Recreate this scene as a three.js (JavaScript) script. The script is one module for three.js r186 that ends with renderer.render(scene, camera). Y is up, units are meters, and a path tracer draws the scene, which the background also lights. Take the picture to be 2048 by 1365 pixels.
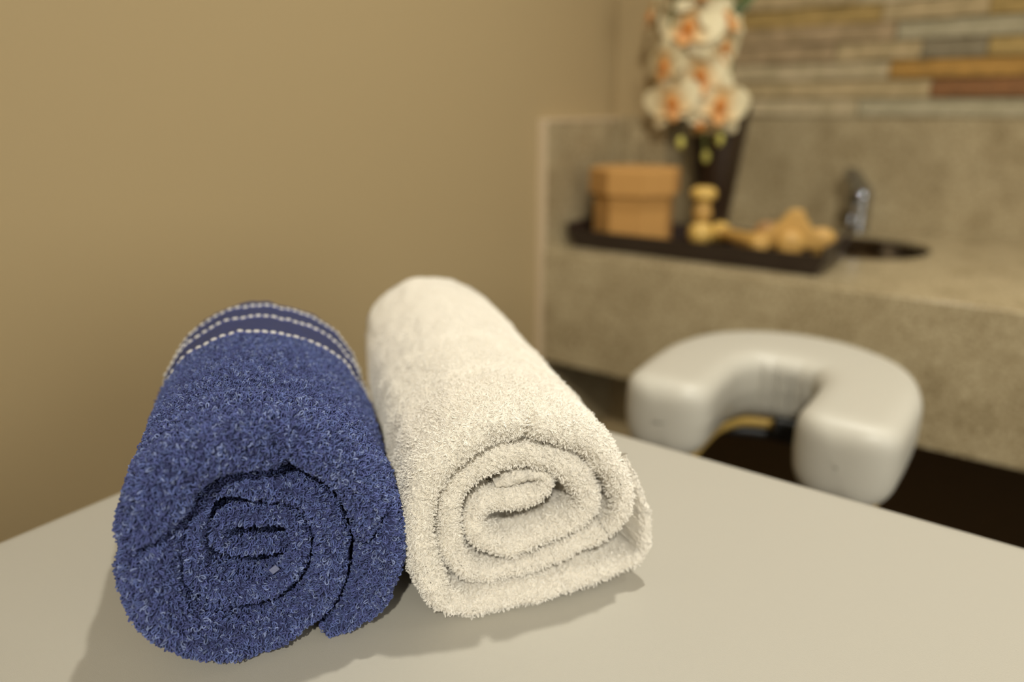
import * as THREE from 'three';
import { RoundedBoxGeometry } from 'three/addons/geometries/RoundedBoxGeometry.js';
import { RectAreaLightUniformsLib } from 'three/addons/lights/RectAreaLightUniformsLib.js';
import { mergeGeometries, mergeVertices } from 'three/addons/utils/BufferGeometryUtils.js';
import { createNoise3D, createNoise2D } from 'simplex-noise';

// ---------------------------------------------------------------- camera, light, exposure
const scene = new THREE.Scene();
scene.background = new THREE.Color(0x000000);
const camera = new THREE.PerspectiveCamera(2 * Math.atan(682.5 / 1400) * 180 / Math.PI, 2048 / 1365, 0.02, 30);
camera.filmGauge = 36;
camera.position.set(0, 0.97, 0);
camera.rotation.order = 'YXZ';
camera.rotation.y = 35.2 * Math.PI / 180;
camera.rotation.x = -Math.atan(462 / 1400);
camera.focus = 0.335;
camera.userData.fStop = 3.0;
const renderer = new THREE.WebGLRenderer({ antialias: true });
renderer.toneMapping = THREE.LinearToneMapping;
renderer.toneMappingExposure = 0.4;
renderer.shadowMap.enabled = true;
renderer.shadowMap.type = THREE.PCFSoftShadowMap;
const CEIL = 2.45;
// recessed ceiling lamps: x, z, candela, label, aim and half cone of a tilted one
const DOWNLIGHTS = [
  [-0.1, -0.74, 14, 'ceiling downlight over the gap between table and counter'],
  [0.85, -0.95, 13, 'ceiling downlight over the right end of the counter'],
  [0.9, 1.3, 52, 'tilted ceiling spotlight behind the photographer', [-0.4, 0.85, -1.0], 0.52],
];
const LIGHT_COLOR = new THREE.Color().setRGB(1.0, 0.965, 0.86);
// broad frosted window in the wall to the right of the photographer: centre z, y, width, height, luminance
const WINDOW = { z: 0.2, y: 1.35, w: 1.5, h: 1.5, nits: 5.5, color: new THREE.Color().setRGB(1.0, 0.975, 0.88) };

// ---------------------------------------------------------------- helpers
function mulberry(a) {
  return function () {
    a |= 0; a = a + 0x6D2B79F5 | 0;
    let t = Math.imul(a ^ a >>> 15, 1 | a);
    t = t + Math.imul(t ^ t >>> 7, 61 | t) ^ t;
    return ((t ^ t >>> 14) >>> 0) / 4294967296;
  };
}
const rnd = mulberry(7411);
const noise3 = createNoise3D(mulberry(11)), noise2 = createNoise2D(mulberry(23));
const taken = {};
function numbered(n) {
  const k = taken[n] = (taken[n] ?? -1) + 1;
  return k ? n + '_' + String(k).padStart(3, '0') : n;
}
function shade(o) { o.castShadow = true; o.receiveShadow = true; return o; }
function thing(name, label, category, [x, y, z] = [0, 0, 0], turn = 0, group) {
  const o = new THREE.Group(); o.name = numbered(name);
  o.position.set(x, y, z); o.rotation.y = turn;
  o.userData = { label, category };
  if (group) o.userData.group = group;
  scene.add(o); return o;
}
function part(name, geo, mat, parent, label) {
  const m = shade(new THREE.Mesh(geo, mat)); m.name = name;
  if (label) m.userData.label = label;
  parent.add(m); return m;
}
function struct(name, geo, mat, label, category) {
  const m = shade(new THREE.Mesh(geo, mat)); m.name = name;
  m.userData = { kind: 'structure', label, category };
  scene.add(m); return m;
}
function boxUV(g) {            // uv in metres, projected along the main axis of each face
  const n0 = g.index ? g.toNonIndexed() : g;
  const p = n0.attributes.position, uv = new Float32Array(p.count * 2);
  const a = new THREE.Vector3(), b = new THREE.Vector3(), c = new THREE.Vector3(), n = new THREE.Vector3();
  for (let i = 0; i < p.count; i += 3) {
    a.fromBufferAttribute(p, i); b.fromBufferAttribute(p, i + 1); c.fromBufferAttribute(p, i + 2);
    n.crossVectors(b.clone().sub(a), c.clone().sub(a));
    const ax = Math.abs(n.x), ay = Math.abs(n.y), az = Math.abs(n.z);
    [a, b, c].forEach((v, k) => {
      const q = ax >= ay && ax >= az ? [v.z, v.y] : ay >= az ? [v.x, v.z] : [v.x, v.y];
      uv[(i + k) * 2] = q[0]; uv[(i + k) * 2 + 1] = q[1];
    });
  }
  n0.setAttribute('uv', new THREE.BufferAttribute(uv, 2));
  return n0;
}
function box(x0, x1, y0, y1, z0, z1) {
  const g = new THREE.BoxGeometry(x1 - x0, y1 - y0, z1 - z0);
  g.translate((x0 + x1) / 2, (y0 + y1) / 2, (z0 + z1) / 2);
  return boxUV(g);
}
function rbox(x0, x1, y0, y1, z0, z1, r, s = 3) {
  const g = new RoundedBoxGeometry(x1 - x0, y1 - y0, z1 - z0, s, r);
  g.translate((x0 + x1) / 2, (y0 + y1) / 2, (z0 + z1) / 2);
  return boxUV(g);
}
function lathe(pts, seg = 40) { return new THREE.LatheGeometry(pts.map(([r, y]) => new THREE.Vector2(r, y)), seg); }
function smoothLathe(pts, seg = 40, n = 40) {
  const c = new THREE.CatmullRomCurve3(pts.map(([r, y]) => new THREE.Vector3(r, y, 0)), false, 'centripetal');
  return new THREE.LatheGeometry(c.getPoints(n).map(p => new THREE.Vector2(Math.max(0, p.x), p.y)), seg);
}
function tube(pts, r, seg = 24, rad = 8) {
  return new THREE.TubeGeometry(new THREE.CatmullRomCurve3(pts.map(p => new THREE.Vector3(...p))), seg, r, rad);
}
function grid(nu, nv, f, closeU = false) {       // quad grid from f(i, j) -> [x, y, z]
  const pos = [], idx = [];
  for (let i = 0; i < nu; i++) for (let j = 0; j < nv; j++) pos.push(...f(i, j));
  const mu = closeU ? nu : nu - 1;
  for (let i = 0; i < mu; i++) for (let j = 0; j < nv - 1; j++) {
    const a = i * nv + j, b = ((i + 1) % nu) * nv + j;
    idx.push(a, b, a + 1, b, b + 1, a + 1);
  }
  const g = new THREE.BufferGeometry();
  g.setAttribute('position', new THREE.Float32BufferAttribute(pos, 3));
  g.setIndex(idx); g.computeVertexNormals();
  return g;
}
function texture(size, f, srgb, repeat) {
  const d = new Uint8Array(size * size * 4);
  for (let y = 0; y < size; y++) for (let x = 0; x < size; x++) {
    const c = f(x / size, y / size), o = (y * size + x) * 4;
    d[o] = c[0]; d[o + 1] = c[1]; d[o + 2] = c[2]; d[o + 3] = 255;
  }
  const t = new THREE.DataTexture(d, size, size);
  t.wrapS = t.wrapT = THREE.RepeatWrapping; t.magFilter = THREE.LinearFilter;
  if (srgb) t.colorSpace = THREE.SRGBColorSpace;
  t.repeat.set(repeat, repeat); t.needsUpdate = true;
  return t;
}
// periodic noise in u, v of [0, 1)
function pnoise(u, v, f, s = 0) {
  const a = u * 2 * Math.PI, b = v * 2 * Math.PI, r = f / (2 * Math.PI);
  return 0.5 * (noise3(Math.cos(a) * r + s, Math.sin(a) * r, Math.cos(b) * r + 3.1 * s) + noise3(Math.sin(b) * r - s, Math.cos(b) * r + 7, Math.sin(a) * r + s));
}
// tiling value noise in [-1, 1] from a wrapped random lattice of n cells
const lattices = {};
function vnoise(u, v, n, s = 0) {
  const L = lattices[n + '/' + s] ??= (() => { const r = mulberry(900 + n * 7 + s), a = new Float32Array(n * n); for (let i = 0; i < n * n; i++) a[i] = r() * 2 - 1; return a; })();
  const x = u * n, y = v * n, i = Math.floor(x), j = Math.floor(y), f = x - i, g = y - j, a = f * f * (3 - 2 * f), b = g * g * (3 - 2 * g);
  const at = (p, q) => L[((q % n + n) % n) * n + (p % n + n) % n];
  return (at(i, j) * (1 - a) + at(i + 1, j) * a) * (1 - b) + (at(i, j + 1) * (1 - a) + at(i + 1, j + 1) * a) * b;
}
const lin = (r, g, b) => new THREE.Color().setRGB(r, g, b);
const std = (color, roughness = 0.7, more = {}) => new THREE.MeshStandardMaterial({ color, roughness, ...more });

// ---------------------------------------------------------------- materials
const grain = texture(256, (u, v) => { const k = 128 + 60 * pnoise(u, v, 60) + 50 * pnoise(u, v, 140, 3); return [k, k, k]; }, false, 6);
const fineGrain = grain.clone(); fineGrain.repeat.set(30, 30); fineGrain.needsUpdate = true;
const M = {
  wall: std(lin(0.4, 0.3, 0.155), 0.75, { bumpMap: grain, bumpScale: 0.0003 }),
  ceiling: std(lin(0.72, 0.68, 0.6), 0.9),
  vinyl: std(lin(0.43, 0.405, 0.345), 0.5, { bumpMap: fineGrain, bumpScale: 0.00012 }),
  cushion: std(lin(0.5, 0.475, 0.405), 0.42, { bumpMap: fineGrain, bumpScale: 0.0001 }),
  beech: std(lin(0.5, 0.31, 0.12), 0.45),
  plywood: std(lin(0.62, 0.42, 0.12), 0.45),
  black: std(lin(0.012, 0.012, 0.012), 0.5),
  chrome: std(lin(0.38, 0.39, 0.41), 0.05, { metalness: 1 }),
  steel: std(lin(0.24, 0.215, 0.18), 0.14, { metalness: 1 }),
  basin: std(lin(0.26, 0.22, 0.17), 0.18, { metalness: 1 }),
  trim: std(lin(0.55, 0.43, 0.28), 0.5),
  tray: std(lin(0.022, 0.012, 0.008), 0.45),
  vase: std(lin(0.03, 0.016, 0.008), 0.28),
  kraft: std(lin(0.46, 0.24, 0.065), 0.85, { bumpMap: grain, bumpScale: 0.0003 }),
  woodLight: std(lin(0.62, 0.4, 0.1), 0.5),
  woodTan: std(lin(0.5, 0.29, 0.075), 0.5),
  woodBrown: std(lin(0.33, 0.17, 0.055), 0.5),
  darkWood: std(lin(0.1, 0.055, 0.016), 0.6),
  stem: std(lin(0.12, 0.14, 0.03), 0.6),
  bud: std(lin(0.5, 0.45, 0.1), 0.6),
  lip: std(lin(0.58, 0.21, 0.03), 0.6),
  lipPink: std(lin(0.75, 0.3, 0.22), 0.6),
};
const graniteMap = texture(512, (u, v) => {
  const k = vnoise(u, v, 110) * 0.5 + vnoise(u, v, 200, 2) * 0.5 + vnoise(u, v, 7, 5) * 0.22;
  let c = [166, 150, 117];
  if (k > 0.34) c = [186, 171, 138]; else if (k < -0.36) c = [130, 114, 84]; else if (k < -0.12) c = [153, 137, 105];
  return c;
}, true, 3.2);
M.granite = std(0xffffff, 0.2, { map: graniteMap });
const floorMap = texture(512, (u, v) => {
  const plank = Math.floor(v * 4), g = pnoise(u * 1, v, 6, plank) * 0.5 + noise2(u * 6 + plank * 9, v * 160) * 0.35;
  const seam = (v * 4) % 1 < 0.02 ? 0.5 : 1;
  return [34 * seam + 9 * g, 20 * seam + 6 * g, 9 * seam + 3 * g];
}, true, 1.8);
M.floor = std(0xffffff, 0.8, { map: floorMap });
const stoneBump = texture(256, (u, v) => { const k = 128 + 70 * pnoise(u, v, 14) + 50 * pnoise(u, v, 50, 4); return [k, k, k]; }, false, 5);
const stoneTones = {
  pale: [0.5, 0.405, 0.24], grey: [0.43, 0.375, 0.24], rose: [0.41, 0.295, 0.16], sand: [0.48, 0.365, 0.19],
  amber: [0.42, 0.225, 0.04], rust: [0.24, 0.1, 0.025], ochre: [0.42, 0.285, 0.09], slate: [0.26, 0.215, 0.13],
};
const stoneMats = {};
for (const [k, [r, g, b]] of Object.entries(stoneTones)) {
  const map = texture(128, (u, v) => {
    const n = pnoise(u, v, 5, r * 40) * 0.24 + pnoise(u, v, 22, g * 30) * 0.16 + pnoise(u, v, 60, b * 30) * 0.1;
    return [r, g, b].map((c, i) => 255 * Math.pow(Math.min(1, Math.max(0, c * (1 + n * (i === 2 ? 1.3 : 1)))), 1 / 2.2));
  }, true, 4);
  stoneMats[k] = std(0xffffff, 0.7, { map, bumpMap: stoneBump, bumpScale: 0.003 });
}

// ---------------------------------------------------------------- the room
const WX = -0.69, BZ = -1.71, RX = 1.7, NZ = 1.9;
struct('floor', box(WX - 0.15, RX + 0.15, -0.1, 0, BZ - 0.15, NZ + 0.15), M.floor, 'dark brown wood floor under the counter', 'floor');
struct('ceiling', box(WX - 0.15, RX + 0.15, CEIL, CEIL + 0.1, BZ - 0.15, NZ + 0.15), M.ceiling, 'pale ceiling above the treatment room', 'ceiling');
struct('wall_left', box(WX - 0.15, WX, 0, CEIL, BZ - 0.15, NZ + 0.15), M.wall, 'plain tan painted wall behind the towels', 'wall');
const wy0 = WINDOW.y - WINDOW.h / 2, wy1 = WINDOW.y + WINDOW.h / 2, wz0 = WINDOW.z - WINDOW.w / 2, wz1 = WINDOW.z + WINDOW.w / 2;
struct('wall_right', mergeGeometries([box(RX, RX + 0.15, 0, CEIL, BZ - 0.15, wz0), box(RX, RX + 0.15, 0, CEIL, wz1, NZ + 0.15), box(RX, RX + 0.15, 0, wy0, wz0, wz1), box(RX, RX + 0.15, wy1, CEIL, wz0, wz1)]), M.wall, 'tan painted wall closing the room at the right', 'wall');
struct('wall_front', box(WX, RX, 0, CEIL, NZ, NZ + 0.15), M.wall, 'tan painted wall behind the photographer', 'wall');
{
  const X0 = RX + 0.03, X1 = RX + 0.09, t = 0.05;
  const win = struct('window_1', mergeGeometries([box(X0, X1, wy0, wy1, wz0, wz0 + t), box(X0, X1, wy0, wy1, wz1 - t, wz1), box(X0, X1, wy0, wy0 + t, wz0 + t, wz1 - t), box(X0, X1, wy1 - t, wy1, wz0 + t, wz1 - t)]), M.ceiling, 'white framed frosted window in the wall at the right', 'window');
  part('window_pane', box(RX + 0.055, RX + 0.065, wy0 + t, wy1 - t, wz0 + t, wz1 - t), std(lin(0.6, 0.6, 0.58), 0.6, { emissive: WINDOW.color, emissiveIntensity: 2 }), win);
  RectAreaLightUniformsLib.init();
  const l = new THREE.RectAreaLight(WINDOW.color, WINDOW.nits, WINDOW.w - 0.1, WINDOW.h - 0.1);
  l.position.set(RX + 0.02, WINDOW.y, WINDOW.z); l.lookAt(0, WINDOW.y, WINDOW.z); scene.add(l);
}
const wallBack = struct('wall_back', box(WX, RX, 0, CEIL, BZ - 0.15, BZ), M.wall, 'wall clad in narrow rows of coloured stone above the counter', 'wall');
struct('wall_corner', box(WX, -0.585, 0, CEIL, BZ, -1.342), M.wall, 'narrow boxed-out tan pillar in the corner beside the orchids', 'wall');

// stone cladding: each strip a piece of its own
const STONE_Y0 = 0.957, ROW = 0.0365;
const stoneGeos = [];
for (let k = 0; k < 6; k++) {
  const g = new THREE.BoxGeometry(1, 1, 1, 6, 1, 1), p = g.attributes.position, r = mulberry(500 + k);
  const dy = {}, dz = {};
  for (let i = 0; i < p.count; i++) {
    const x = p.getX(i), y = p.getY(i), z = p.getZ(i), key = x.toFixed(2) + y, kz = x.toFixed(2) + y;
    dy[key] ??= (r() - 0.5) * 0.09; dz[kz] ??= (r() - 0.5) * 0.3;
    p.setY(i, y + dy[key]); if (z > 0) p.setZ(i, z + dz[kz]);
  }
  g.computeVertexNormals();
  const uv = g.attributes.uv;
  for (let i = 0; i < uv.count; i++) uv.setXY(i, uv.getX(i) * 0.4 + k * 0.17, uv.getY(i) * 0.04 + k * 0.31);
  stoneGeos.push(g);
}
{
  // left ends (m) and tones of the strips that the photograph shows, from the lowest row up; the rest follows at random
  const known = [
    [[-0.585, 'pale'], [-0.3, 'grey'], [0.08, 'pale']],
    [[-0.585, 'sand'], [-0.173, 'rust'], [0.2, 'amber']],
    [[-0.585, 'pale'], [-0.252, 'amber'], [0.12, 'sand']],
    [[-0.585, 'rose'], [-0.36, 'sand'], [-0.2, 'slate'], [-0.09, 'ochre']],
    [[-0.585, 'rose'], [-0.25, 'grey'], [0.1, 'pale']],
    [[-0.585, 'ochre'], [-0.28, 'sand'], [-0.1, 'ochre']],
    [[-0.585, 'sand'], [-0.33, 'pale'], [0.04, 'rose']],
  ];
  const tones = Object.keys(stoneTones), r = mulberry(99);
  for (let row = 0; STONE_Y0 + (row + 1) * ROW < CEIL; row++) {
    const list = known[row] ? known[row].map(e => [...e]) : [[-0.585, tones[Math.floor(r() * 8)]]];
    let x = list[list.length - 1][0];
    while ((x += 0.28 + r() * 0.32) < RX - 0.12) list.push([x, tones[Math.floor(r() * 8)]]);
    list.forEach(([x0, tone], i) => {
      const x1 = i + 1 < list.length ? list[i + 1][0] : RX;
      const depth = 0.014 + r() * 0.012;
      const m = part(row + i ? 'stone' : 'stone', stoneGeos[Math.floor(r() * 6)], stoneMats[tone], wallBack);
      m.scale.set(x1 - x0 - 0.002, ROW * 0.9, depth);
      m.position.set((x0 + x1) / 2, STONE_Y0 + (row + 0.5) * ROW, BZ + depth / 2);
    });
  }
}

// granite lining of the counter recess
const CT = 0.73, CF = -1.055, ST = 0.956;
{
  const slab = (label, ...b) => { const m = shade(new THREE.Mesh(box(...b), M.granite)); m.name = numbered('granite_backsplash'); m.userData = { label, category: 'backsplash', group: 'granite slabs lining the counter recess' }; scene.add(m); };
  slab('long granite backsplash slab under the coloured stone strips', -0.573, RX, CT, ST, BZ, BZ + 0.02);
  slab('granite slab on the side of the pillar behind the vase', -0.585, -0.573, CT, ST, BZ + 0.02, -1.33);
  slab('narrow granite slab on the pillar front behind the lidded box', -0.674, -0.585, CT, ST, -1.342, -1.33);
  slab('granite slab on the tan wall at the left end of the counter', WX, -0.674, 0.3, ST - 0.006, -1.342, CF - 0.006);
}
struct('trim_1', mergeGeometries([rbox(WX, -0.673, 0.3, ST, CF - 0.006, CF, 0.0015, 2), rbox(WX, -0.673, ST - 0.006, ST, -1.342, CF - 0.006, 0.0015, 2)]), M.trim, 'pale edging strip around the granite on the tan wall', 'trim');

// ---------------------------------------------------------------- counter, basin, faucet
const SINK = [-0.246, -1.428], SR = 0.145;
{
  const c = thing('vanity_counter', 'granite vanity counter with a deep front apron', 'counter');
  const s = new THREE.Shape();
  s.moveTo(-0.674, 1.075); s.lineTo(RX, 1.075); s.lineTo(RX, -BZ - 0.02); s.lineTo(-0.573, -BZ - 0.02); s.lineTo(-0.573, 1.33); s.lineTo(-0.674, 1.33); s.closePath();
  const h = new THREE.Path(); h.absellipse(SINK[0], -SINK[1], SR, SR, 0, Math.PI * 2, true); s.holes.push(h);
  const g = new THREE.ExtrudeGeometry(s, { depth: 0.008, bevelEnabled: false, curveSegments: 48 });
  g.rotateX(-Math.PI / 2); g.translate(0, CT - 0.008, 0);
  part('countertop', boxUV(g), M.granite, c);
  part('apron', rbox(-0.674, RX, 0.52, CT, -1.075, CF, 0.002, 2), M.granite, c);
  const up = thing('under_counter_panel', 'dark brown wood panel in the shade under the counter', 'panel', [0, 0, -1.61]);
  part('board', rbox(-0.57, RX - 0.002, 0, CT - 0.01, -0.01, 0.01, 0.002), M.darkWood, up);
  const k = thing('sink_basin', 'round undermounted steel basin sunk into the granite counter', 'sink', [SINK[0], CT - 0.0082, SINK[1]]);
  part('bowl', smoothLathe([[SR + 0.012, 0], [SR + 0.001, -0.001], [SR, -0.004], [SR * 0.97, -0.04], [SR * 0.8, -0.085], [SR * 0.5, -0.11], [0.022, -0.118], [0.0, -0.118]], 64, 60), M.basin, k);
  part('drain', smoothLathe([[0, -0.113], [0.012, -0.1135], [0.02, -0.115], [0.022, -0.118]], 32, 12), M.chrome, k);
  const f = thing('basin_faucet', 'small chrome single-lever faucet behind the basin', 'faucet', [-0.258, CT, -1.61]);
  part('base', smoothLathe([[0, 0], [0.026, 0], [0.0265, 0.004], [0.023, 0.008], [0.02, 0.01]], 40, 24), M.chrome, f);
  part('body', smoothLathe([[0.024, 0.006], [0.023, 0.03], [0.023, 0.062], [0.0235, 0.076], [0.019, 0.085], [0, 0.088]], 40, 40), M.chrome, f);
  const sp = mergeGeometries([tube([[0, 0.045, 0.006], [0.002, 0.052, 0.05], [0.004, 0.05, 0.095], [0.004, 0.042, 0.108]], 0.0115, 30, 16), tube([[0.004, 0.045, 0.106], [0.004, 0.03, 0.107]], 0.0095, 4, 16)]);
  const spout = part('spout', sp, M.chrome, f);
  part('aerator', smoothLathe([[0, 0], [0.008, 0], [0.0095, 0.002], [0.0095, 0.006]], 24, 12).translate(0.004, 0.027, 0.107), M.steel, spout);
  const lv = new THREE.ExtrudeGeometry(new THREE.Shape([[-0.017, -0.01], [0.017, -0.01], [0.014, 0.05], [0.009, 0.058], [-0.009, 0.058], [-0.014, 0.05]].map(([x, y]) => new THREE.Vector2(x, y))), { depth: 0.008, bevelEnabled: true, bevelSize: 0.0015, bevelThickness: 0.0015, bevelSegments: 3 });
  lv.translate(0, 0, -0.0025); lv.rotateX(-Math.PI / 2 + 0.62); lv.rotateY(0.75); lv.translate(0, 0.085, 0);
  part('lever', lv, M.chrome, f);
}

// ---------------------------------------------------------------- massage table
const TT = 0.72, TX0 = -0.477, TX1 = 0.143, TZ0 = -0.483, TZ1 = 1.37;
{
  const t = thing('massage_table', 'padded massage table with smooth cream vinyl top under the towels', 'table', [(TX0 + TX1) / 2, 0, (TZ0 + TZ1) / 2]);
  const w = TX1 - TX0, l = TZ1 - TZ0, b = 0.016, r = 0.05, s = new THREE.Shape();
  const X = w / 2 - b, Z = l / 2 - b;
  s.moveTo(-X + r, -Z); s.lineTo(X - r, -Z); s.quadraticCurveTo(X, -Z, X, -Z + r); s.lineTo(X, Z - r); s.quadraticCurveTo(X, Z, X - r, Z);
  s.lineTo(-X + r, Z); s.quadraticCurveTo(-X, Z, -X, Z - r); s.lineTo(-X, -Z + r); s.quadraticCurveTo(-X, -Z, -X + r, -Z);
  const g = new THREE.ExtrudeGeometry(s, { depth: 0.07 - 2 * b, bevelEnabled: true, bevelSize: b, bevelThickness: b, bevelSegments: 8, curveSegments: 10 });
  g.rotateX(-Math.PI / 2); g.translate(0, TT - 0.07 + b, 0);
  const gv = boxUV(g);
  part('padded_top', gv, M.vinyl, t);
  part('frame', mergeGeometries([box(-X, X, 0.57, 0.65, -Z + 0.01, -Z + 0.035), box(-X, X, 0.57, 0.65, Z - 0.035, Z - 0.01), box(-X, -X + 0.025, 0.57, 0.65, -Z + 0.035, Z - 0.035), box(X - 0.025, X, 0.57, 0.65, -Z + 0.035, Z - 0.035)]), M.beech, t);
  for (const sx of [-1, 1]) for (const sz of [-1, 1])
    part('leg', rbox(sx * (X - 0.05) - 0.022, sx * (X - 0.05) + 0.022, 0, 0.65, sz * (Z - 0.2) - 0.022, sz * (Z - 0.2) + 0.022, 0.005), M.beech, t);
}

// ---------------------------------------------------------------- face cradle
{
  const cx = -0.172, top = 0.705, th = 0.085;
  const c = thing('face_cradle', 'horseshoe face cradle with cream cushion at the end of the massage table', 'face rest', [cx, top - th, -0.76]);
  const axis = new THREE.CatmullRomCurve3([[-0.088, 0.094], [-0.09, 0.05], [-0.088, 0.0], [-0.068, -0.05], [-0.032, -0.074], [0, -0.079], [0.032, -0.074], [0.068, -0.05], [0.088, 0.0], [0.09, 0.05], [0.088, 0.094]].map(([x, z]) => new THREE.Vector3(x, 0, z)));
  const NS = 90, NE = 12, NR = 56;
  const hwAt = t => 0.047 + 0.016 * Math.exp(-Math.pow((t - 0.5) / 0.2, 2));
  function cradleGeo(scaleW, y0, y1, n, pleats) {
    const st = [];
    const push = (t, e) => {
      const p = axis.getPointAt(t), d = axis.getTangentAt(t), hw = hwAt(t) * scaleW;
      const sgn = t < 0.5 ? -1 : 1;
      const k = Math.pow(Math.max(0, 1 - Math.pow(e, 2.6)), 1 / 2.6), ky = Math.pow(Math.max(0, 1 - Math.pow(e, 3.6)), 1 / 3.6);
      st.push({ p: p.clone().addScaledVector(d, sgn * e * hw * 0.8), d, hw: hw * Math.max(k, 0.002), ky: Math.max(ky, 0.002), t });
    };
    for (let i = NE; i > 0; i--) push(0, Math.sin(i / NE * Math.PI / 2));
    for (let i = 0; i <= NS; i++) push(i / NS, 0);
    for (let i = 1; i <= NE; i++) push(1, Math.sin(i / NE * Math.PI / 2));
    const g = grid(st.length, NR + 1, (i, j) => {
      const s = st[i], a = (j % NR) / NR * 2 * Math.PI;
      const ca = Math.cos(a), sa = Math.sin(a);
      let lx = Math.sign(ca) * Math.pow(Math.abs(ca), 2 / n), ly = Math.sign(sa) * Math.pow(Math.abs(sa), 2 / n);
      const low = Math.max(0, -ly);
      let off = lx * s.hw * (1 - 0.2 * low * low);
      const side = new THREE.Vector3(-s.d.z, 0, s.d.x);      // to the right of travel = outer side
      if (pleats) {
        const inner = Math.max(0, lx) * Math.exp(-Math.pow((s.t - 0.5) / 0.16, 2)) * Math.exp(-Math.pow((ly - 0.05) / 0.75, 2));
        off -= inner * 0.006 * (0.5 + 0.5 * Math.sin(s.t * 250 + Math.sin(s.t * 61) * 1.2));
      }
      const ym = (y0 + y1) / 2, yh = (y1 - y0) / 2;
      let y = ym + ly * yh * s.ky;
      if (pleats && ly > 0) y += -0.004 * Math.pow(Math.abs(lx), 4) + 0.002;
      return [s.p.x + side.x * off, y, s.p.z + side.z * off];
    });
    return mergeVertices(g, 1e-6);
  }
  const cu = cradleGeo(1, 0.002, th, 5.5, true); cu.computeVertexNormals();
  const p = cu.attributes.position, uv = new Float32Array(p.count * 2);
  for (let i = 0; i < p.count; i++) { uv[i * 2] = p.getX(i) + p.getZ(i) * 0.3; uv[i * 2 + 1] = p.getZ(i) + p.getY(i); }
  cu.setAttribute('uv', new THREE.BufferAttribute(uv, 2));
  part('cushion', cu, M.cushion, c);
  const fr = cradleGeo(0.68, -0.014, 0.001, 8, false); fr.computeVertexNormals();
  part('frame_plate', fr, M.plywood, c, 'curved yellow plywood plate');
  part('cam_lever', rbox(-0.006, 0.034, -0.01, 0.014, -0.034, -0.012, 0.004), M.black, c, 'black plastic cam lever');
  for (const s of [-1, 1]) part('support_rod', tube([[s * 0.088, -0.022, -0.02], [s * 0.088, -0.024, 0.1], [s * 0.088, -0.03, 0.3]], 0.008, 20, 12), M.steel, c);
  part('cross_bar', tube([[-0.088, -0.022, -0.02], [0, -0.022, -0.05], [0.088, -0.022, -0.02]], 0.007, 20, 12), M.black, c);
}

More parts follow.
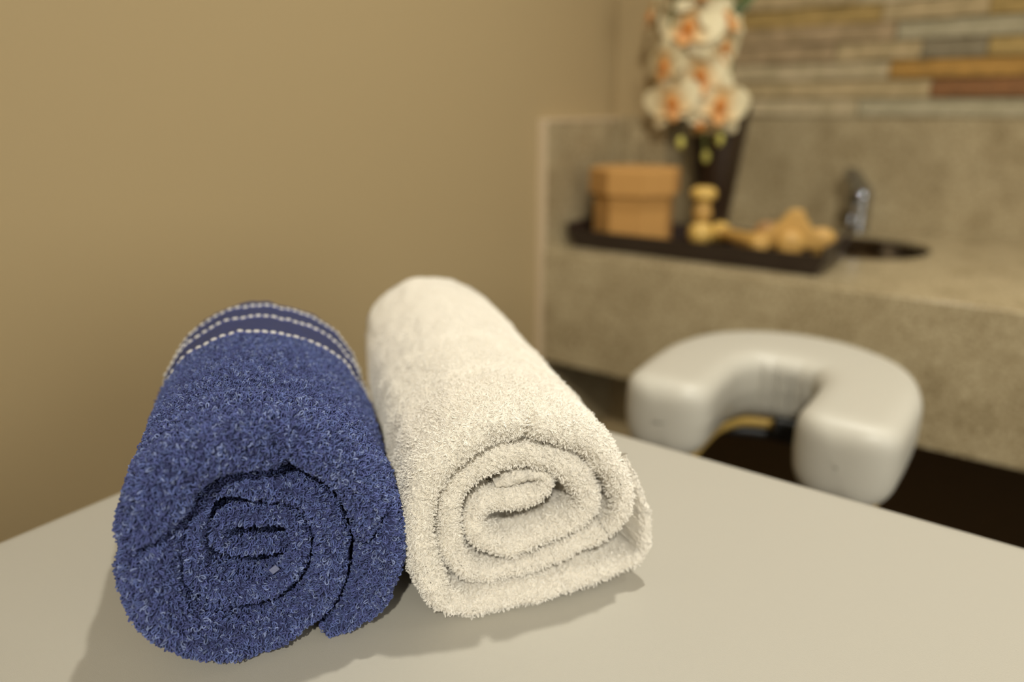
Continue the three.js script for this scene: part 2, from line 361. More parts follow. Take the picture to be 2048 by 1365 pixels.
// ---------------------------------------------------------------- tray and what stands on it
{
  const X0 = -0.645, X1 = -0.222, Z0 = -1.275, Z1 = -1.115, H = 0.034, E = 0.045, F = 0.012, T = 0.006;
  const t = thing('serving_tray', 'long dark brown tray with flared sides on the counter', 'tray', [(X0 + X1) / 2, CT, (Z0 + Z1) / 2]);
  const w = (X1 - X0) / 2, d = (Z1 - Z0) / 2;
  part('base', rbox(-w, w, 0, 0.008, -d, d, 0.002), M.tray, t);
  const wall = (pts) => { // prism between two quads
    const g = new THREE.BufferGeometry();
    g.setAttribute('position', new THREE.Float32BufferAttribute(pts.flat(), 3));
    g.setIndex([0, 1, 2, 0, 2, 3, 4, 6, 5, 4, 7, 6, 0, 4, 5, 0, 5, 1, 1, 5, 6, 1, 6, 2, 2, 6, 7, 2, 7, 3, 3, 7, 4, 3, 4, 0]);
    const n = g.toNonIndexed(); n.computeVertexNormals(); return n;
  };
  for (const s of [1, -1]) part('side', wall([[-w, 0.004, s * d], [w, 0.004, s * d], [w + F, H, s * (d + F)], [-w - F, H, s * (d + F)], [-w, 0.004, s * (d - T)], [w, 0.004, s * (d - T)], [w + F, H, s * (d + F - T)], [-w - F, H, s * (d + F - T)]]), M.tray, t);
  for (const s of [1, -1]) part('end', wall([[s * w, 0.004, -d], [s * w, 0.004, d], [s * (w + F), E, d + F], [s * (w + F), E, -d - F], [s * (w - T), 0.004, -d], [s * (w - T), 0.004, d], [s * (w + F - T), E, d + F], [s * (w + F - T), E, -d - F]]), M.tray, t);
  // octagonal box
  const b = thing('lidded_box', 'octagonal tan kraft box with a lid standing on the tray', 'box', [-0.567, CT + 0.008, -1.192]);
  const prism = (r, y0, y1, bev) => {
    const g = new THREE.CylinderGeometry(r - bev, r, bev, 8, 1); // bevelled top edge
    const m = new THREE.CylinderGeometry(r, r, y1 - y0 - bev, 8, 1);
    g.translate(0, y1 - bev / 2, 0); m.translate(0, (y0 + y1 - bev) / 2, 0);
    const o = mergeGeometries([g.toNonIndexed(), m.toNonIndexed()]); o.computeVertexNormals();
    o.rotateY(Math.PI / 180 * (35.2 - 10 + 11 + 45)); return boxUV(o);
  };
  part('body', prism(0.073, 0, 0.1, 0.001), M.kraft, b);
  const lid = part('lid', prism(0.083, 0.09, 0.134, 0.003), M.kraft, b);
  // standing turned massager
  const m1 = thing('wooden_massager', 'upright turned wooden massager with a mushroom head in front of the vase', 'massager', [-0.452, CT + 0.008, -1.235]);
  part('foot', smoothLathe([[0, 0], [0.012, 0.0005], [0.02, 0.008], [0.0225, 0.02], [0.019, 0.032], [0.0125, 0.039], [0.012, 0.042]], 32, 40), M.woodLight, m1);
  part('body', smoothLathe([[0.012, 0.036], [0.0125, 0.042], [0.0165, 0.05], [0.017, 0.058], [0.0155, 0.066], [0.0125, 0.073], [0.0125, 0.078]], 32, 40), M.woodTan, m1);
  part('head', smoothLathe([[0.0125, 0.072], [0.014, 0.077], [0.02, 0.081], [0.0232, 0.088], [0.0218, 0.096], [0.015, 0.1015], [0, 0.103]], 32, 40), M.woodLight, m1);
  // baton lying on the tray, its end over the rim
  const m2 = thing('massage_baton', 'short tan wooden massage baton with ball end lying across the tray', 'massager', [-0.384, CT + 0.028, -1.212]);
  const bat = new THREE.Group();
  const A = new THREE.Vector3(-0.042, 0.0, -0.052), B = new THREE.Vector3(0.066, 0.006, 0.066), dir = B.clone().sub(A), len = dir.length();
  const q = new THREE.Quaternion().setFromUnitVectors(new THREE.Vector3(0, 1, 0), dir.clone().normalize());
  const hg = smoothLathe([[0, 0.0], [0.009, 0.002], [0.011, 0.02], [0.0115, 0.05], [0.0145, len * 0.7], [0.0165, len * 0.92], [0.012, len + 0.004], [0, len + 0.006]], 28, 50); hg.applyQuaternion(q).translate(A.x, A.y, A.z);
  part('handle', hg, M.woodTan, m2);
  const kg = smoothLathe([[0, -0.02], [0.011, -0.018], [0.0185, -0.006], [0.0185, 0.006], [0.011, 0.018], [0, 0.02]], 28, 40); kg.applyQuaternion(q).translate(A.x, A.y, A.z);
  part('ball', kg, M.woodLight, m2);
  // wheeled massage roller
  const m3 = thing('massage_roller', 'brown wooden massage roller with round wheels and peaked grip on the tray', 'massager', [-0.29, CT + 0.008, -1.216]);
  const peak = new THREE.Shape();
  peak.moveTo(-0.05, 0.03); peak.quadraticCurveTo(-0.02, 0.046, -0.01, 0.064); peak.quadraticCurveTo(0.0, 0.078, 0.012, 0.072); peak.quadraticCurveTo(0.022, 0.045, 0.052, 0.03);
  peak.lineTo(0.048, 0.018); peak.lineTo(-0.046, 0.018); peak.closePath();
  const pg = new THREE.ExtrudeGeometry(peak, { depth: 0.016, bevelEnabled: true, bevelSize: 0.004, bevelThickness: 0.004, bevelSegments: 4, curveSegments: 10 });
  pg.translate(0, 0, -0.008); pg.rotateY(0.35);
  part('grip', pg, M.woodTan, m3);
  for (const [x, z, mat, r] of [[-0.046, -0.03, 'woodBrown', 0.025], [0.006, 0.024, 'woodTan', 0.023], [0.044, -0.022, 'woodTan', 0.024], [0.05, 0.034, 'woodTan', 0.02]]) {
    const g = smoothLathe([[0, -0.016], [r * 0.6, -0.015], [r * 0.95, -0.008], [r, 0], [r * 0.95, 0.008], [r * 0.6, 0.015], [0, 0.016]], 28, 36);
    g.rotateX(Math.PI / 2); g.rotateY(0.35); g.translate(x, r, z);
    if (x < 0.05) part('wheel', g, M[mat], m3);
  }
}

// ---------------------------------------------------------------- vase and orchid
{
  const v = thing('tall_vase', 'tall dark brown tapered vase holding the orchid beside the box', 'vase', [-0.5, CT, -1.42]);
  part('body', smoothLathe([[0, 0], [0.03, 0], [0.033, 0.006], [0.036, 0.04], [0.046, 0.13], [0.055, 0.21], [0.058, 0.25], [0.0565, 0.2535], [0.054, 0.25], [0.05, 0.2], [0.04, 0.12], [0.03, 0.03], [0, 0.02]], 56, 90), M.vase, v);

  const o = thing('orchid_spray', 'spray of cream orchid blossoms with orange centres drooping from the vase', 'flowers', [-0.5, CT + 0.03, -1.42]);
  const ox = -0.5, oy = CT + 0.03, oz = -1.42;
  const rel = (x, y, z) => [x - ox, y - oy, z - oz];
  part('stem', tube([[0, 0.0, 0], rel(-0.5, 0.95, -1.42), rel(-0.49, 1.1, -1.42), rel(-0.495, 1.22, -1.37), rel(-0.51, 1.25, -1.33), rel(-0.517, 1.2, -1.3), rel(-0.505, 1.08, -1.3), rel(-0.495, 0.96, -1.315), rel(-0.49, 0.89, -1.33)], 0.0028, 80, 8), M.stem, o);
  part('stem', tube([[0.01, 0.0, 0.005], rel(-0.485, 1.0, -1.41), rel(-0.475, 1.15, -1.38), rel(-0.49, 1.22, -1.33), rel(-0.54, 1.17, -1.275), rel(-0.552, 1.06, -1.275), rel(-0.54, 0.98, -1.29)], 0.0025, 70, 8), M.stem, o);
  // petals: thin closed shells, cream with dyed pink and orange at the base
  function petalGeo(len, wid, cup, base, tip, seed) {
    const NU = 12, NV = 9, r = mulberry(seed), ph = r() * 6;
    const f = (side) => (i, j) => {
      const t = i / (NU - 1), s = j / (NV - 1) * 2 - 1;
      const w = wid * Math.pow(Math.sin(Math.PI * Math.min(0.985, 0.06 + 0.9 * Math.pow(t, 0.8))), 0.62);
      const x = s * w * 0.5, y = t * len;
      const z = -cup * t * t + 0.16 * Math.abs(s) * s * s * w * (1 - t) + 0.003 * Math.sin(ph + t * 5 + s * 2) * Math.abs(s) * t + side * 0.0004 * (1 - Math.abs(s));
      return [x, y, z];
    };
    const a = grid(NU, NV, f(1)), b = grid(NU, NV, f(-1));
    const ib = b.index.array; for (let k = 0; k < ib.length; k += 3) { const q = ib[k]; ib[k] = ib[k + 1]; ib[k + 1] = q; }
    const g = mergeGeometries([a, b]); g.computeVertexNormals();
    const p = g.attributes.position, col = new Float32Array(p.count * 3);
    for (let k = 0; k < p.count; k++) {
      const t = Math.min(1, Math.max(0, p.getY(k) / len)), m = Math.min(1, Math.max(0, (t - 0.12) / 0.5)), vein = 1 - 0.08 * (0.5 + 0.5 * Math.sin(p.getX(k) * 2600));
      for (let c = 0; c < 3; c++) col[k * 3 + c] = (base[c] + (tip[c] - base[c]) * m) * (m < 1 ? vein : 1);
    }
    g.setAttribute('color', new THREE.BufferAttribute(col, 3));
    return g;
  }
  const petalMat = new THREE.MeshPhysicalMaterial({ color: 0xffffff, vertexColors: true, roughness: 0.6, transmission: 0.15, thickness: 0 });
  const cream = [0.78, 0.68, 0.43], pink = [0.78, 0.5, 0.2];
  const G = {
    petal: petalGeo(0.05, 0.052, 0.008, pink, cream, 1), sepal: petalGeo(0.05, 0.032, 0.006, pink, cream, 2),
    lip: (() => { const g = petalGeo(0.03, 0.024, -0.012, [0.58, 0.19, 0.015], [0.68, 0.34, 0.11], 3); return g; })(),
    throat: (() => { const g = smoothLathe([[0, 0], [0.007, 0.001], [0.009, 0.006], [0.006, 0.012], [0, 0.014]], 16, 16); g.rotateX(Math.PI / 2); return g; })(),
  };
  const camDir = new THREE.Vector3();
  // position, size, azimuth and pitch of the blossom's face (degrees, 0 = toward +z), roll
  const F = [
    [-0.498, 1.030, -1.291, 1.0, 28, -6, 8], [-0.465, 0.979, -1.312, 1.05, 38, 0, -12], [-0.536, 0.984, -1.265, 0.95, 12, -10, 14],
    [-0.55, 1.046, -1.258, 0.85, -25, -8, 0], [-0.518, 1.106, -1.275, 1.12, 8, 14, -10], [-0.47, 1.122, -1.309, 0.9, 62, 20, 20],
    [-0.467, 1.075, -1.314, 0.75, 66, -14, 0], [-0.505, 1.172, -1.285, 1.0, 30, 24, 0], [-0.575, 1.126, -1.245, 0.7, -60, 6, 0],
    [-0.548, 1.18, -1.262, 0.85, -15, 10, 30],
  ];
  for (const [x, y, z, s, az, pi, roll] of F) {
    const f = part('blossom', G.throat, M.lip, o);
    f.position.set(...rel(x, y, z)); f.scale.setScalar(s * 1.12);
    f.rotation.order = 'YXZ'; f.rotation.set(-pi * Math.PI / 180, az * Math.PI / 180, roll * Math.PI / 180);
    for (const a of [72, -72]) { const m = part('petal', G.petal, petalMat, f); m.rotation.z = a * Math.PI / 180; m.position.z = 0.003; }
    for (const a of [0, 132, -132]) { const m = part('sepal', G.sepal, petalMat, f); m.rotation.z = a * Math.PI / 180; }
    const l = part('lip', G.lip, petalMat, f); l.rotation.z = Math.PI; l.position.z = 0.006;
  }
  const half = part('blossom', G.throat, M.lip, o, 'half-open lowest blossom');
  half.position.set(...rel(-0.493, 0.945, -1.3)); half.rotation.order = 'YXZ'; half.rotation.set(0.5, 0.1, 0); half.scale.setScalar(0.95);
  for (const a of [-110, -150, 150]) { const m = part('petal', G.sepal, petalMat, half); m.rotation.set(0.5, 0, a * Math.PI / 180); }
  const budG = smoothLathe([[0, -0.012], [0.005, -0.008], [0.0075, 0], [0.005, 0.009], [0, 0.013]], 16, 20);
  for (const [x, y, z] of [[-0.46, 0.918, -1.315], [-0.521, 0.912, -1.28], [-0.487, 0.886, -1.325]]) { const b = part('bud', budG, M.bud, o); b.position.set(...rel(x, y, z)); }
  const leafG = petalGeo(0.07, 0.022, 0.02, [0.05, 0.07, 0.015], [0.08, 0.11, 0.02], 8);
  const leafMat = std(0xffffff, 0.5, { vertexColors: true });
  for (const [x, y, z, a] of [[-0.468, 1.125, -1.33, -50], [-0.5, 1.19, -1.34, 20], [-0.515, 1.05, -1.31, 170]]) { const l = part('leaf', leafG, leafMat, o); l.position.set(...rel(x, y, z)); l.rotation.set(0.2, 0.5, a * Math.PI / 180); }
}

// ---------------------------------------------------------------- rolled towels
// centre line of the rolled ply at the front end, from the outer end inward: x, y, half thickness, set-back (mm)
const BLUE = [[30.7, 5.5, 3.1, 6], [43.4, 12.3, 7.4, 4], [54.2, 24.8, 10.1, 1], [59.4, 40.3, 10.8, 0], [60.7, 57.1, 11.0, 0], [57.3, 74.3, 10.8, 0], [50.3, 89.8, 10.2, 0], [38.5, 102.2, 10.0, 0], [22.1, 109.4, 11.2, 0], [5.9, 111.8, 12.7, 0], [-10.3, 109.7, 12.6, 0], [-25.8, 100.7, 12.5, 0], [-35.0, 84.5, 12.9, 0], [-40.3, 65.6, 11.4, 0], [-41.8, 49.4, 10.9, 0], [-38.0, 33.1, 10.7, 0], [-27.6, 21.7, 10.6, 0], [-12.0, 14.5, 9.3, 0], [3.4, 12.9, 10.2, 1], [18.4, 18.4, 10.3, 3], [30.7, 28.4, 9.5, 4], [36.6, 42.5, 9.5, 4], [38.2, 58.1, 8.6, 5], [34.6, 71.6, 8.1, 6], [24.9, 81.3, 7.2, 7], [9.7, 85.6, 7.1, 8], [-4.5, 88.9, 7.0, 9], [-13.9, 86.2, 6.6, 9], [-20.5, 75.4, 5.9, 9], [-24.7, 60.7, 6.0, 8], [-23.5, 47.8, 6.8, 7], [-16.0, 38.4, 7.8, 7], [-4.2, 34.3, 7.7, 7], [8.5, 34.9, 7.3, 8], [19.1, 41.0, 6.0, 9], [23.2, 51.5, 5.2, 10], [22.1, 62.1, 5.5, 10], [15.4, 68.9, 5.8, 10], [4.7, 71.4, 5.4, 10], [-6.0, 71.4, 5.0, 11], [-13.2, 66.6, 4.2, 12], [-13.4, 59.2, 4.3, 13], [-7.3, 54.5, 4.7, 13], [2.7, 52.4, 5.1, 13], [12.2, 50.8, 4.8, 14], [18.6, 51.6, 1.0, 16]];
const WHITE = [[87.5, 84.0, 2.4, 12], [94.5, 66.5, 3.2, 10], [99.5, 44.7, 3.6, 8], [98.6, 21.9, 4.6, 6], [84.6, 14.5, 5.4, 7], [63.6, 13.5, 7.0, 3], [39.8, 11.4, 6.9, 0], [15.0, 9.4, 6.8, 0], [-5.2, 9.2, 5.9, 0], [-16.9, 15.7, 6.6, 0], [-23.3, 32.5, 8.0, 0], [-25.9, 52.3, 7.8, 0], [-24.8, 70.9, 7.7, 0], [-19.1, 85.0, 8.7, 0], [-7.0, 96.3, 9.4, 0], [9.4, 105.5, 9.1, 0], [30.5, 105.5, 9.2, 0], [50.2, 98.2, 9.0, 1], [66.8, 85.2, 8.9, 2], [78.5, 67.8, 7.1, 3], [81.9, 52.0, 5.6, 4], [75.7, 39.1, 5.2, 5], [62.2, 32.9, 5.2, 6], [46.3, 27.7, 5.6, 6], [29.7, 23.7, 5.4, 6], [14.2, 21.9, 4.7, 6], [-0.2, 25.5, 5.8, 6], [-9.3, 38.9, 6.9, 6], [-11.1, 54.2, 7.1, 6], [-9.2, 68.5, 7.4, 6], [-2.2, 79.3, 7.8, 6], [10.7, 86.6, 8.1, 6], [26.8, 87.8, 8.2, 5], [43.4, 83.1, 8.7, 5], [57.5, 71.7, 9.7, 5], [62.9, 57.6, 9.4, 5], [56.6, 46.8, 7.9, 6], [43.5, 41.6, 7.1, 7], [29.6, 37.6, 7.1, 7], [16.7, 37.1, 7.0, 7], [6.4, 43.4, 6.5, 7], [3.4, 54.5, 6.3, 8], [8.9, 61.5, 6.6, 8], [19.9, 62.4, 6.8, 8], [30.4, 62.7, 6.2, 8], [38.9, 66.1, 5.6, 8], [39.5, 72.6, 5.0, 9], [31.0, 74.4, 4.9, 9], [21.0, 72.6, 4.6, 10], [14.0, 70.4, 1.6, 12]];

function segDist(px, py, line) {
  let best = 1e9;
  for (let k = 0; k + 1 < line.length; k++) {
    const [ax, ay] = line[k], [bx, by] = line[k + 1], dx = bx - ax, dy = by - ay;
    const t = Math.min(1, Math.max(0, ((px - ax) * dx + (py - ay) * dy) / (dx * dx + dy * dy)));
    best = Math.min(best, Math.hypot(px - ax - t * dx, py - ay - t * dy));
  }
  return best;
}
function rollTowel(cfg) {
  const { pts, hand, L, bodyEnd, centre, taper, creases, seed, grooves } = cfg;
  const curve = new THREE.CatmullRomCurve3(pts.map(p => new THREE.Vector3(p[0], p[1], 0)), false, 'centripetal');
  const N = 4000, n1 = pts.length - 1, dense = [];
  let run = 0, prev = null;
  for (let i = 0; i <= N; i++) {
    const t = i / N, p = curve.getPoint(t), k = Math.min(n1 - 1e-6, t * n1), a = Math.floor(k), f = k - a, e = f * f * (3 - 2 * f);
    if (prev) run += p.distanceTo(prev); prev = p;
    dense.push([run, p.x, p.y, pts[a][2] + (pts[a + 1][2] - pts[a][2]) * e, (pts[a][3] + (pts[a + 1][3] - pts[a][3]) * e) * (cfg.set ?? 1), k]);
  }
  const step = cfg.step, S = Math.floor(run / step), st = [];
  let c = 0;
  for (let i = 0; i <= S; i++) {
    const s = i / S * run; while (c < N - 1 && dense[c + 1][0] < s) c++;
    st.push(dense[c]);
  }
  const [NB, NN, NI] = cfg.cols, COLS = NB + NN + NI;
  const capK = [0, 0.5, 0.8, 0.93, 0.985, 1], capA = [5, 4, 1.5, 0, 4, 12];
  const sides = [], info = [];
  const f = (i, j) => {
    const [, x, y, hw0, rec, k] = st[i], hw = Math.max(Math.min(hw0, 1.4), hw0 - (k < bodyEnd - 3 ? cfg.skin : cfg.pile));
    const a0 = st[Math.max(0, i - 2)], a1 = st[Math.min(S, i + 2)];
    let tx = a1[1] - a0[1], ty = a1[2] - a0[2]; const l = Math.hypot(tx, ty); tx /= l; ty /= l;
    const nx = hand * ty, ny = -hand * tx;
    const body = k < bodyEnd, nl = Math.min(12, Math.max(1.5, hw * cfg.nose)), a1n = rec + nl;
    let off, a, ck = 1, zone;
    if (j < NB) {
      off = hw; zone = 0;
      if (body) {
        if (j < 6) { ck = capK[j]; a = L - capA[j]; zone = 3; }
        else { const q = (j - 6) / (NB - 6); a = a1n + (L - 12 - a1n) * (1 - q) * (1 - 0.25 * q); }
      } else { const q = j / NB; a = a1n + 34 * (1 - q); zone = 1; }
    } else if (j < NB + NN) {
      const ph = Math.PI * (j - NB) / NN; off = hw * Math.cos(ph); a = rec + nl * (1 - Math.sin(ph)); zone = 2;
    } else { off = -hw; a = a1n + 26 * (j - NB - NN + 1) / NI; zone = 1; }
    let px = x + nx * off, py = y + ny * off;
    // soft lumps and dents of the cloth
    const lump = noise3(px * 0.045 + seed, py * 0.045, a * 0.03) * 1.3 + noise3(px * 0.13, py * 0.13 + seed, a * 0.09) * 0.6;
    const free = Math.min(1, py / 12);
    px += nx * lump * free * Math.sign(off || 1) * 0.7; py += ny * lump * free * Math.sign(off || 1) * 0.7;
    let dent = 0;
    if (cfg.tuft && a < cfg.tuftEnd) { const w = cfg.tuft * (noise3(px * 0.75, py * 0.75, a * 0.75) * 0.6 + noise3(px * 0.36 + 5, py * 0.36, a * 0.36) * 0.8) * free; px += nx * w * Math.sign(off || 1); py += ny * w * Math.sign(off || 1); a -= zone === 2 ? w : 0; }
    if (a < 60) for (const [line, width, depth] of creases) { const d = segDist(px, py, line); dent += depth * Math.exp(-d * d / (width * width)) * Math.max(0, 1 - Math.max(0, a - rec) / 45); }
    a += dent + noise3(px * 0.06, py * 0.06 + 9, seed) * 1.1;
    if (zone === 0 && body) for (const [ga, gw, gd] of grooves) { const d = Math.exp(-Math.pow((a - ga - 3 * noise2(px * 0.03, seed)) / gw, 2)) * gd * Math.min(1, py / 40); px -= nx * d; py -= ny * d; }
    if (ck < 1) { px = centre[0] + (px - centre[0]) * ck; py = centre[1] + (py - centre[1]) * ck; }
    const q = Math.min(1, Math.max(0, a / L));
    const tp = taper(q, px, py, k); px = tp[0]; py = Math.max(1.2, tp[1]);
    info[i * COLS + j] = { a, zone, body, rec, nl, k, hw };
    return [px / 1000, py / 1000, -a / 1000];
  };
  const g = grid(S + 1, COLS, f);
  if (hand < 0) { const id = g.index.array; for (let k = 0; k < id.length; k += 3) { const q = id[k]; id[k] = id[k + 1]; id[k + 1] = q; } g.computeVertexNormals(); }
  const uv = new Float32Array(g.attributes.position.count * 2);
  for (let i = 0; i <= S; i++) for (let j = 0; j < COLS; j++) {
    const P = g.attributes.position, o = i * COLS + j;
    uv[o * 2] = i * step / 1000;
    uv[o * 2 + 1] = j ? uv[o * 2 - 1] + Math.hypot(P.getX(o) - P.getX(o - 1), P.getY(o) - P.getY(o - 1), P.getZ(o) - P.getZ(o - 1)) : 0;
  }
  g.setAttribute('uv', new THREE.BufferAttribute(uv, 2));
  return { g, S, COLS, info, NB, st };
}
function loopGeo(w, h, r, lean, bend) {
  const pts = [[-0.3 * w, -0.4, 0], [-w * 0.75, h * 0.42, bend], [-w * 0.6, h * 0.82, lean * 0.5], [0, h, lean], [w * 0.6, h * 0.8, lean * 0.6], [w * 0.75, h * 0.4, -bend], [0.3 * w, -0.4, 0]];
  return new THREE.TubeGeometry(new THREE.CatmullRomCurve3(pts.map(p => new THREE.Vector3(...p.map(v => v / 1000)))), 11, r / 1000, 5);
}
// sow loops over the surface: density per mm2
function sow(roll, parent, cfg) {
  const { g, S, COLS, info } = roll, p = g.attributes.position, n = g.attributes.normal, r = mulberry(cfg.seed);
  const V = [0, 1, 2, 3].map(() => new THREE.Vector3()), nn = new THREE.Vector3(), q = new THREE.Quaternion(), q2 = new THREE.Quaternion(), up = new THREE.Vector3(0, 1, 0);
  const lists = cfg.geos.map(() => []);
  const e1 = new THREE.Vector3(), e2 = new THREE.Vector3(), pos = new THREE.Vector3(), sc = new THREE.Vector3();
  let carry = 0;
  for (let i = 0; i < S; i++) for (let j = 0; j < COLS - 1; j++) {
    const at = [i * COLS + j, (i + 1) * COLS + j, i * COLS + j + 1, (i + 1) * COLS + j + 1];
    const m = info[at[0]], den = cfg.density(m);
    if (!den) continue;
    at.forEach((k, w) => V[w].fromBufferAttribute(p, k));
    if (V[0].y < 0.0016 && V[3].y < 0.0016) continue;
    e1.subVectors(V[1], V[0]); e2.subVectors(V[2], V[0]);
    carry += e1.cross(e2).length() * 1e6 * den;
    while (carry > 1) {
      carry -= 1;
      const u = r(), v = r();
      pos.set(0, 0, 0).addScaledVector(V[0], (1 - u) * (1 - v)).addScaledVector(V[1], u * (1 - v)).addScaledVector(V[2], (1 - u) * v).addScaledVector(V[3], u * v);
      nn.fromBufferAttribute(n, at[0]);
      nn.x += (r() - 0.5) * cfg.tilt; nn.y += (r() - 0.5) * cfg.tilt - cfg.sag; nn.z += (r() - 0.5) * cfg.tilt; nn.normalize();
      q.setFromUnitVectors(up, nn); q2.setFromAxisAngle(up, r() * Math.PI * 2); q.multiply(q2);
      const s = cfg.size * (0.75 + r() * 0.5) * (cfg.scale ? cfg.scale(m) : 1);
      sc.set(s * (0.85 + r() * 0.3), s, s);
      lists[Math.floor(r() * lists.length)].push([new THREE.Matrix4().compose(pos, q, sc), cfg.color(r, pos)]);
    }
  }
  let total = 0;
  lists.forEach((list, k) => {
    const im = new THREE.InstancedMesh(cfg.geos[k], cfg.mat, list.length);
    list.forEach(([m, c], i) => { im.setMatrixAt(i, m); im.setColorAt(i, c); });
    im.name = 'terry_loops'; im.userData.kind = 'stuff';
    shade(im); parent.add(im); total += list.length;
  });
  console.log('loops', total);
}
const weave = texture(256, (u, v) => { const k = 128 + 60 * Math.sin(u * 2 * Math.PI * 32) * Math.sin(v * 2 * Math.PI * 32) + 40 * pnoise(u, v, 40); return [k, k, k]; }, false, 26);
const ribs = texture(256, (u, v) => { const k = 128 + 70 * Math.sin(u * 2 * Math.PI * 24) + 30 * Math.sin(v * 2 * Math.PI * 64) + 24 * pnoise(u, v, 60); return [k, k, k]; }, false, 26);

// relief of short curled yarns, 25 mm a side
const terry = (() => {
  const N = 640, h = new Float32Array(N * N), r = mulberry(31);
  for (let k = 0; k < 5200; k++) {
    let x = r() * N, y = r() * N, d = r() * 6.28; const bend = (r() - 0.5) * 0.34, top = 0.35 + 0.65 * r(), R = 3.4 + r() * 1.6, n = 9 + r() * 8;
    for (let i = 0; i < n; i++) {
      const z = top * (0.55 + 0.45 * Math.sin(Math.PI * i / n));
      for (let v = -5; v <= 5; v++) for (let u = -5; u <= 5; u++) {
        const q = (u * u + v * v) / (R * R); if (q > 1) continue;
        const o = ((Math.round(y + v) + N) % N) * N + (Math.round(x + u) + N) % N, w = z * Math.sqrt(1 - q);
        if (w > h[o]) h[o] = w;
      }
      x += Math.cos(d) * 2.6; y += Math.sin(d) * 2.6; d += bend; x = (x + N) % N; y = (y + N) % N;
    }
  }
  return texture(N, (u, v) => { const k = 255 * h[Math.floor(v * N) * N + Math.floor(u * N)]; return [k, k, k]; }, false, 40);
})();

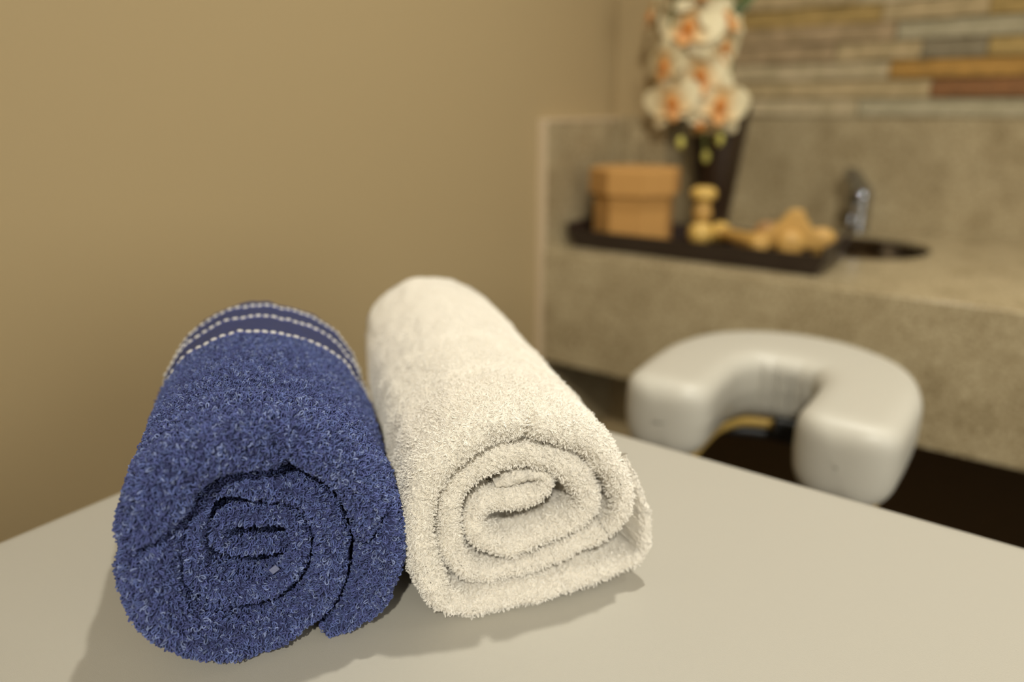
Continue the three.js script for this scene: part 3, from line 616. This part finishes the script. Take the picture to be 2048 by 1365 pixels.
// ---- blue towel
{
  const t = thing('rolled_towel', 'rolled blue terry towel with three dashed white stripes near its far end', 'towel', [-0.2515, TT, -0.1493], Math.asin(0.7876));
  const L = 222;
  const taper = (q, x, y) => {
    const e = q * q * (3 - 2 * q), cx = 9;
    const bump = Math.exp(-Math.pow((x + 45) / 22, 2) - Math.pow((y - 75) / 30, 2)) * e;
    return [cx + (x - cx) * (1 + 0.02 * e) - 5 * bump - 2 * e, y * (1 - 0.01 * e) + 3 * bump - 3 * Math.max(0, 1 - y / 110)];
  };
  const roll = rollTowel({
    pts: BLUE, step: 1.3, cols: [70, 16, 7], set: 1.5, pile: 2.9, skin: 0.9, nose: 1.5, hand: 1, L, bodyEnd: 20.2, centre: [9, 58], taper, seed: 3.7, grooves: [[30, 6, -1.2], [46, 5, 1.2]],
    creases: [[[[-8, 93], [-22, 80], [-42, 70]], 3.2, 13], [[[30, 92], [22, 102], [17, 112]], 3.0, 11], [[[47, 48], [56, 56], [63, 70]], 2.8, 11], [[[-30, 28], [-16, 20], [6, 8]], 3, 3]],
  });
  const cloth = std(lin(0.03, 0.037, 0.11), 1, { bumpMap: weave, bumpScale: 0.0006 });
  part('cloth', roll.g, cloth, t);
  const yarn = std(0xffffff, 0.9);
  const col = new THREE.Color();
  sow(roll, t, {
    seed: 71, geos: [loopGeo(0.95, 2.5, 0.3, 0.7, 0.25), loopGeo(0.75, 2.8, 0.28, -0.9, -0.2), loopGeo(1.05, 2.1, 0.3, 0.3, 0.5)], mat: yarn,
    tilt: 1.5, sag: 0.12, size: 1,
    density: m => m.zone === 3 ? 0 : m.zone === 0 ? (m.a < 135 ? 0.62 : 0) : m.zone === 2 ? 0.62 : (m.a < m.rec + m.nl + 13 ? 0.5 : 0),
    scale: m => m.zone === 0 && m.a > 40 ? 0.8 : 1,
    color: r => { const k = r(); const b = 0.75 + r() * 0.6; return k < 0.12 ? col.clone().setRGB(0.17 * b, 0.21 * b, 0.38 * b) : k < 0.5 ? col.clone().setRGB(0.085 * b, 0.115 * b, 0.28 * b) : col.clone().setRGB(0.062 * b, 0.077 * b, 0.215 * b); },
  });
  // woven stripes: a flat cord with raised stitches, following the surface of the roll
  const cord = std(lin(0.055, 0.068, 0.22), 0.95), thread = std(lin(0.62, 0.6, 0.56), 0.9);
  const p = roll.g.attributes.position, n = roll.g.attributes.normal;
  const stitchG = new THREE.CapsuleGeometry(0.0011, 0.0012, 3, 8); stitchG.rotateZ(Math.PI / 2);
  for (const sa of [141, 176, 204]) {
    const line = [];
    for (let i = 0; i < roll.S; i++) {
      if (roll.info[i * roll.COLS + 20].k > 16 || roll.info[i * roll.COLS + 20].k < 2.5) continue;
      let j = 6; while (j < roll.NB - 1 && roll.info[i * roll.COLS + j].a > sa) j++;
      const A = i * roll.COLS + j - 1, B = A + 1, f = (roll.info[A].a - sa) / (roll.info[A].a - roll.info[B].a);
      const P = new THREE.Vector3().fromBufferAttribute(p, A).lerp(new THREE.Vector3().fromBufferAttribute(p, B), f);
      line.push([P, new THREE.Vector3().fromBufferAttribute(n, A)]);
    }
    const c = grid(line.length, 5, (i, j) => { const [P, N] = line[i], o = (j - 2) / 2; return [P.x + N.x * 0.0005 * (1 - o * o), P.y + N.y * 0.0005 * (1 - o * o), P.z + N.z * 0.0005 * (1 - o * o) + o * 0.0022]; });
    const stripe = part('stripe', c, cord, t);
    let run = 0;
    for (let i = 1; i < line.length; i++) {
      run += line[i][0].distanceTo(line[i - 1][0]);
      if (run < 0.0039) continue;
      run = 0;
      const s = part('stitch', stitchG, thread, stripe, null), N = line[i][1], T = line[i][0].clone().sub(line[i - 1][0]).normalize();
      const Bn = new THREE.Vector3().crossVectors(T, N).normalize();
      s.quaternion.setFromRotationMatrix(new THREE.Matrix4().makeBasis(T, N, Bn));
      s.scale.set(0.95 + rnd() * 0.2, 0.8, 1.15); s.position.copy(line[i][0]).addScaledVector(N, 0.0006);
      s.position.z += (rnd() - 0.5) * 0.0006;
    }
  }
  const tag = rbox(-0.002, 0.002, -0.0016, 0.0016, -0.0004, 0.0004, 0.0003, 2); tag.rotateZ(0.6);
  part('care_label', tag, std(lin(0.15, 0.165, 0.27), 0.8, { bumpMap: weave, bumpScale: 0.0002 }), t, 'tiny pale woven label').position.set(0.0105, 0.0425, -0.0125);
}

// ---- white towel
{
  const t = thing('rolled_towel', 'rolled white terry towel lying beside the blue one', 'towel', [-0.1875, TT, -0.2327], Math.asin(0.7605));
  const L = 300;
  const taper = (q, x, y, k) => {
    const e = q * q * (3 - 2 * q), cx = 30;
    const fl = Math.max(0, Math.min(1, (5 - k) / 3)), in_ = Math.min(1, q * 4.5);       // the loose end lies closer to the roll further back
    return [cx + (x - cx) * (1 + 0.025 * e) - 2 * e - fl * 20 * in_, y * (1 - fl * 0.35 * in_) - 3 * Math.max(0, 1 - y / 110)];
  };
  const roll = rollTowel({
    pts: WHITE, step: 0.8, cols: [130, 30, 12], pile: 0.9, skin: 0.6, nose: 1.25, tuft: 0.5, tuftEnd: 250, hand: -1, L, bodyEnd: 21.2, centre: [30, 55], taper, seed: 8.2, grooves: [[58, 5, 1.2], [70, 8, -1.5], [120, 5, 1.0], [132, 7, -1.0], [262, 2.5, 1.0], [274, 2.5, 1.0], [286, 2.5, 1.0]],
    creases: [[[[27, 98], [30, 108], [31, 116]], 3, 7], [[[52, 88], [60, 82]], 4, 5], [[[68, 70], [73, 60]], 5, 4], [[[20, 51], [24, 52]], 2.5, 7]],
  });
  const cloth = new THREE.MeshPhysicalMaterial({ color: lin(0.95, 0.88, 0.755), roughness: 1, bumpMap: terry, bumpScale: 0.0007, sheen: 1.0, sheenRoughness: 0.8, sheenColor: lin(1, 0.97, 0.9) });
  part('cloth', roll.g, cloth, t);
  const yarn = std(0xffffff, 0.95), col = new THREE.Color();
  sow(roll, t, {
    seed: 171,  geos: [loopGeo(0.5, 2.3, 0.15, 0.9, 0.3), loopGeo(0.42, 2.7, 0.14, -1.1, -0.25), loopGeo(0.6, 1.9, 0.15, 0.5, 0.45)], mat: yarn,
    tilt: 1.9, sag: 0.1, size: 0.84,
    density: m => m.zone === 3 ? 0 : m.k < 3.4 || m.k > 46.4 ? 0 : m.zone === 0 ? (m.a < 250 ? (m.a < 120 ? 0.38 : 0.2) : 0) : m.zone === 2 ? 0.42 : (m.a < m.rec + m.nl + 12 ? 0.2 : 0),
    scale: m => m.zone === 0 && m.a > 60 ? 0.75 : 1,
    color: r => { const b = 0.9 + r() * 0.08; return col.clone().setRGB(1.0 * b, 0.955 * b, 0.865 * b); },
  });
}

// ---------------------------------------------------------------- ceiling downlights
for (const [x, z, cd, label, aim, cone] of DOWNLIGHTS) {
  const d = thing('ceiling_downlight', label, 'ceiling light', [x, CEIL, z], 0, 'recessed ceiling downlights');
  part('ring', smoothLathe([[0.036, -0.001], [0.04, -0.006], [0.05, -0.005], [0.055, 0]], 40, 20), M.ceiling, d);
  part('lamp_lens', new THREE.CylinderGeometry(0.036, 0.036, 0.002, 32).translate(0, -0.002, 0), std(0x000000, 0.5, { emissive: LIGHT_COLOR, emissiveIntensity: 12 }), d);
  const s = new THREE.SpotLight(LIGHT_COLOR, cd, 0, cone ?? 0.75, 1, 2);
  s.position.set(0, -0.012, 0); s.target.position.set(...(aim ? [aim[0] - x, aim[1] - CEIL, aim[2] - z] : [0, -1, 0])); s.castShadow = true; s.shadow.radius = 1.6; s.shadow.mapSize.set(1024, 1024);
  d.add(s); d.add(s.target);
}
renderer.render(scene, camera);
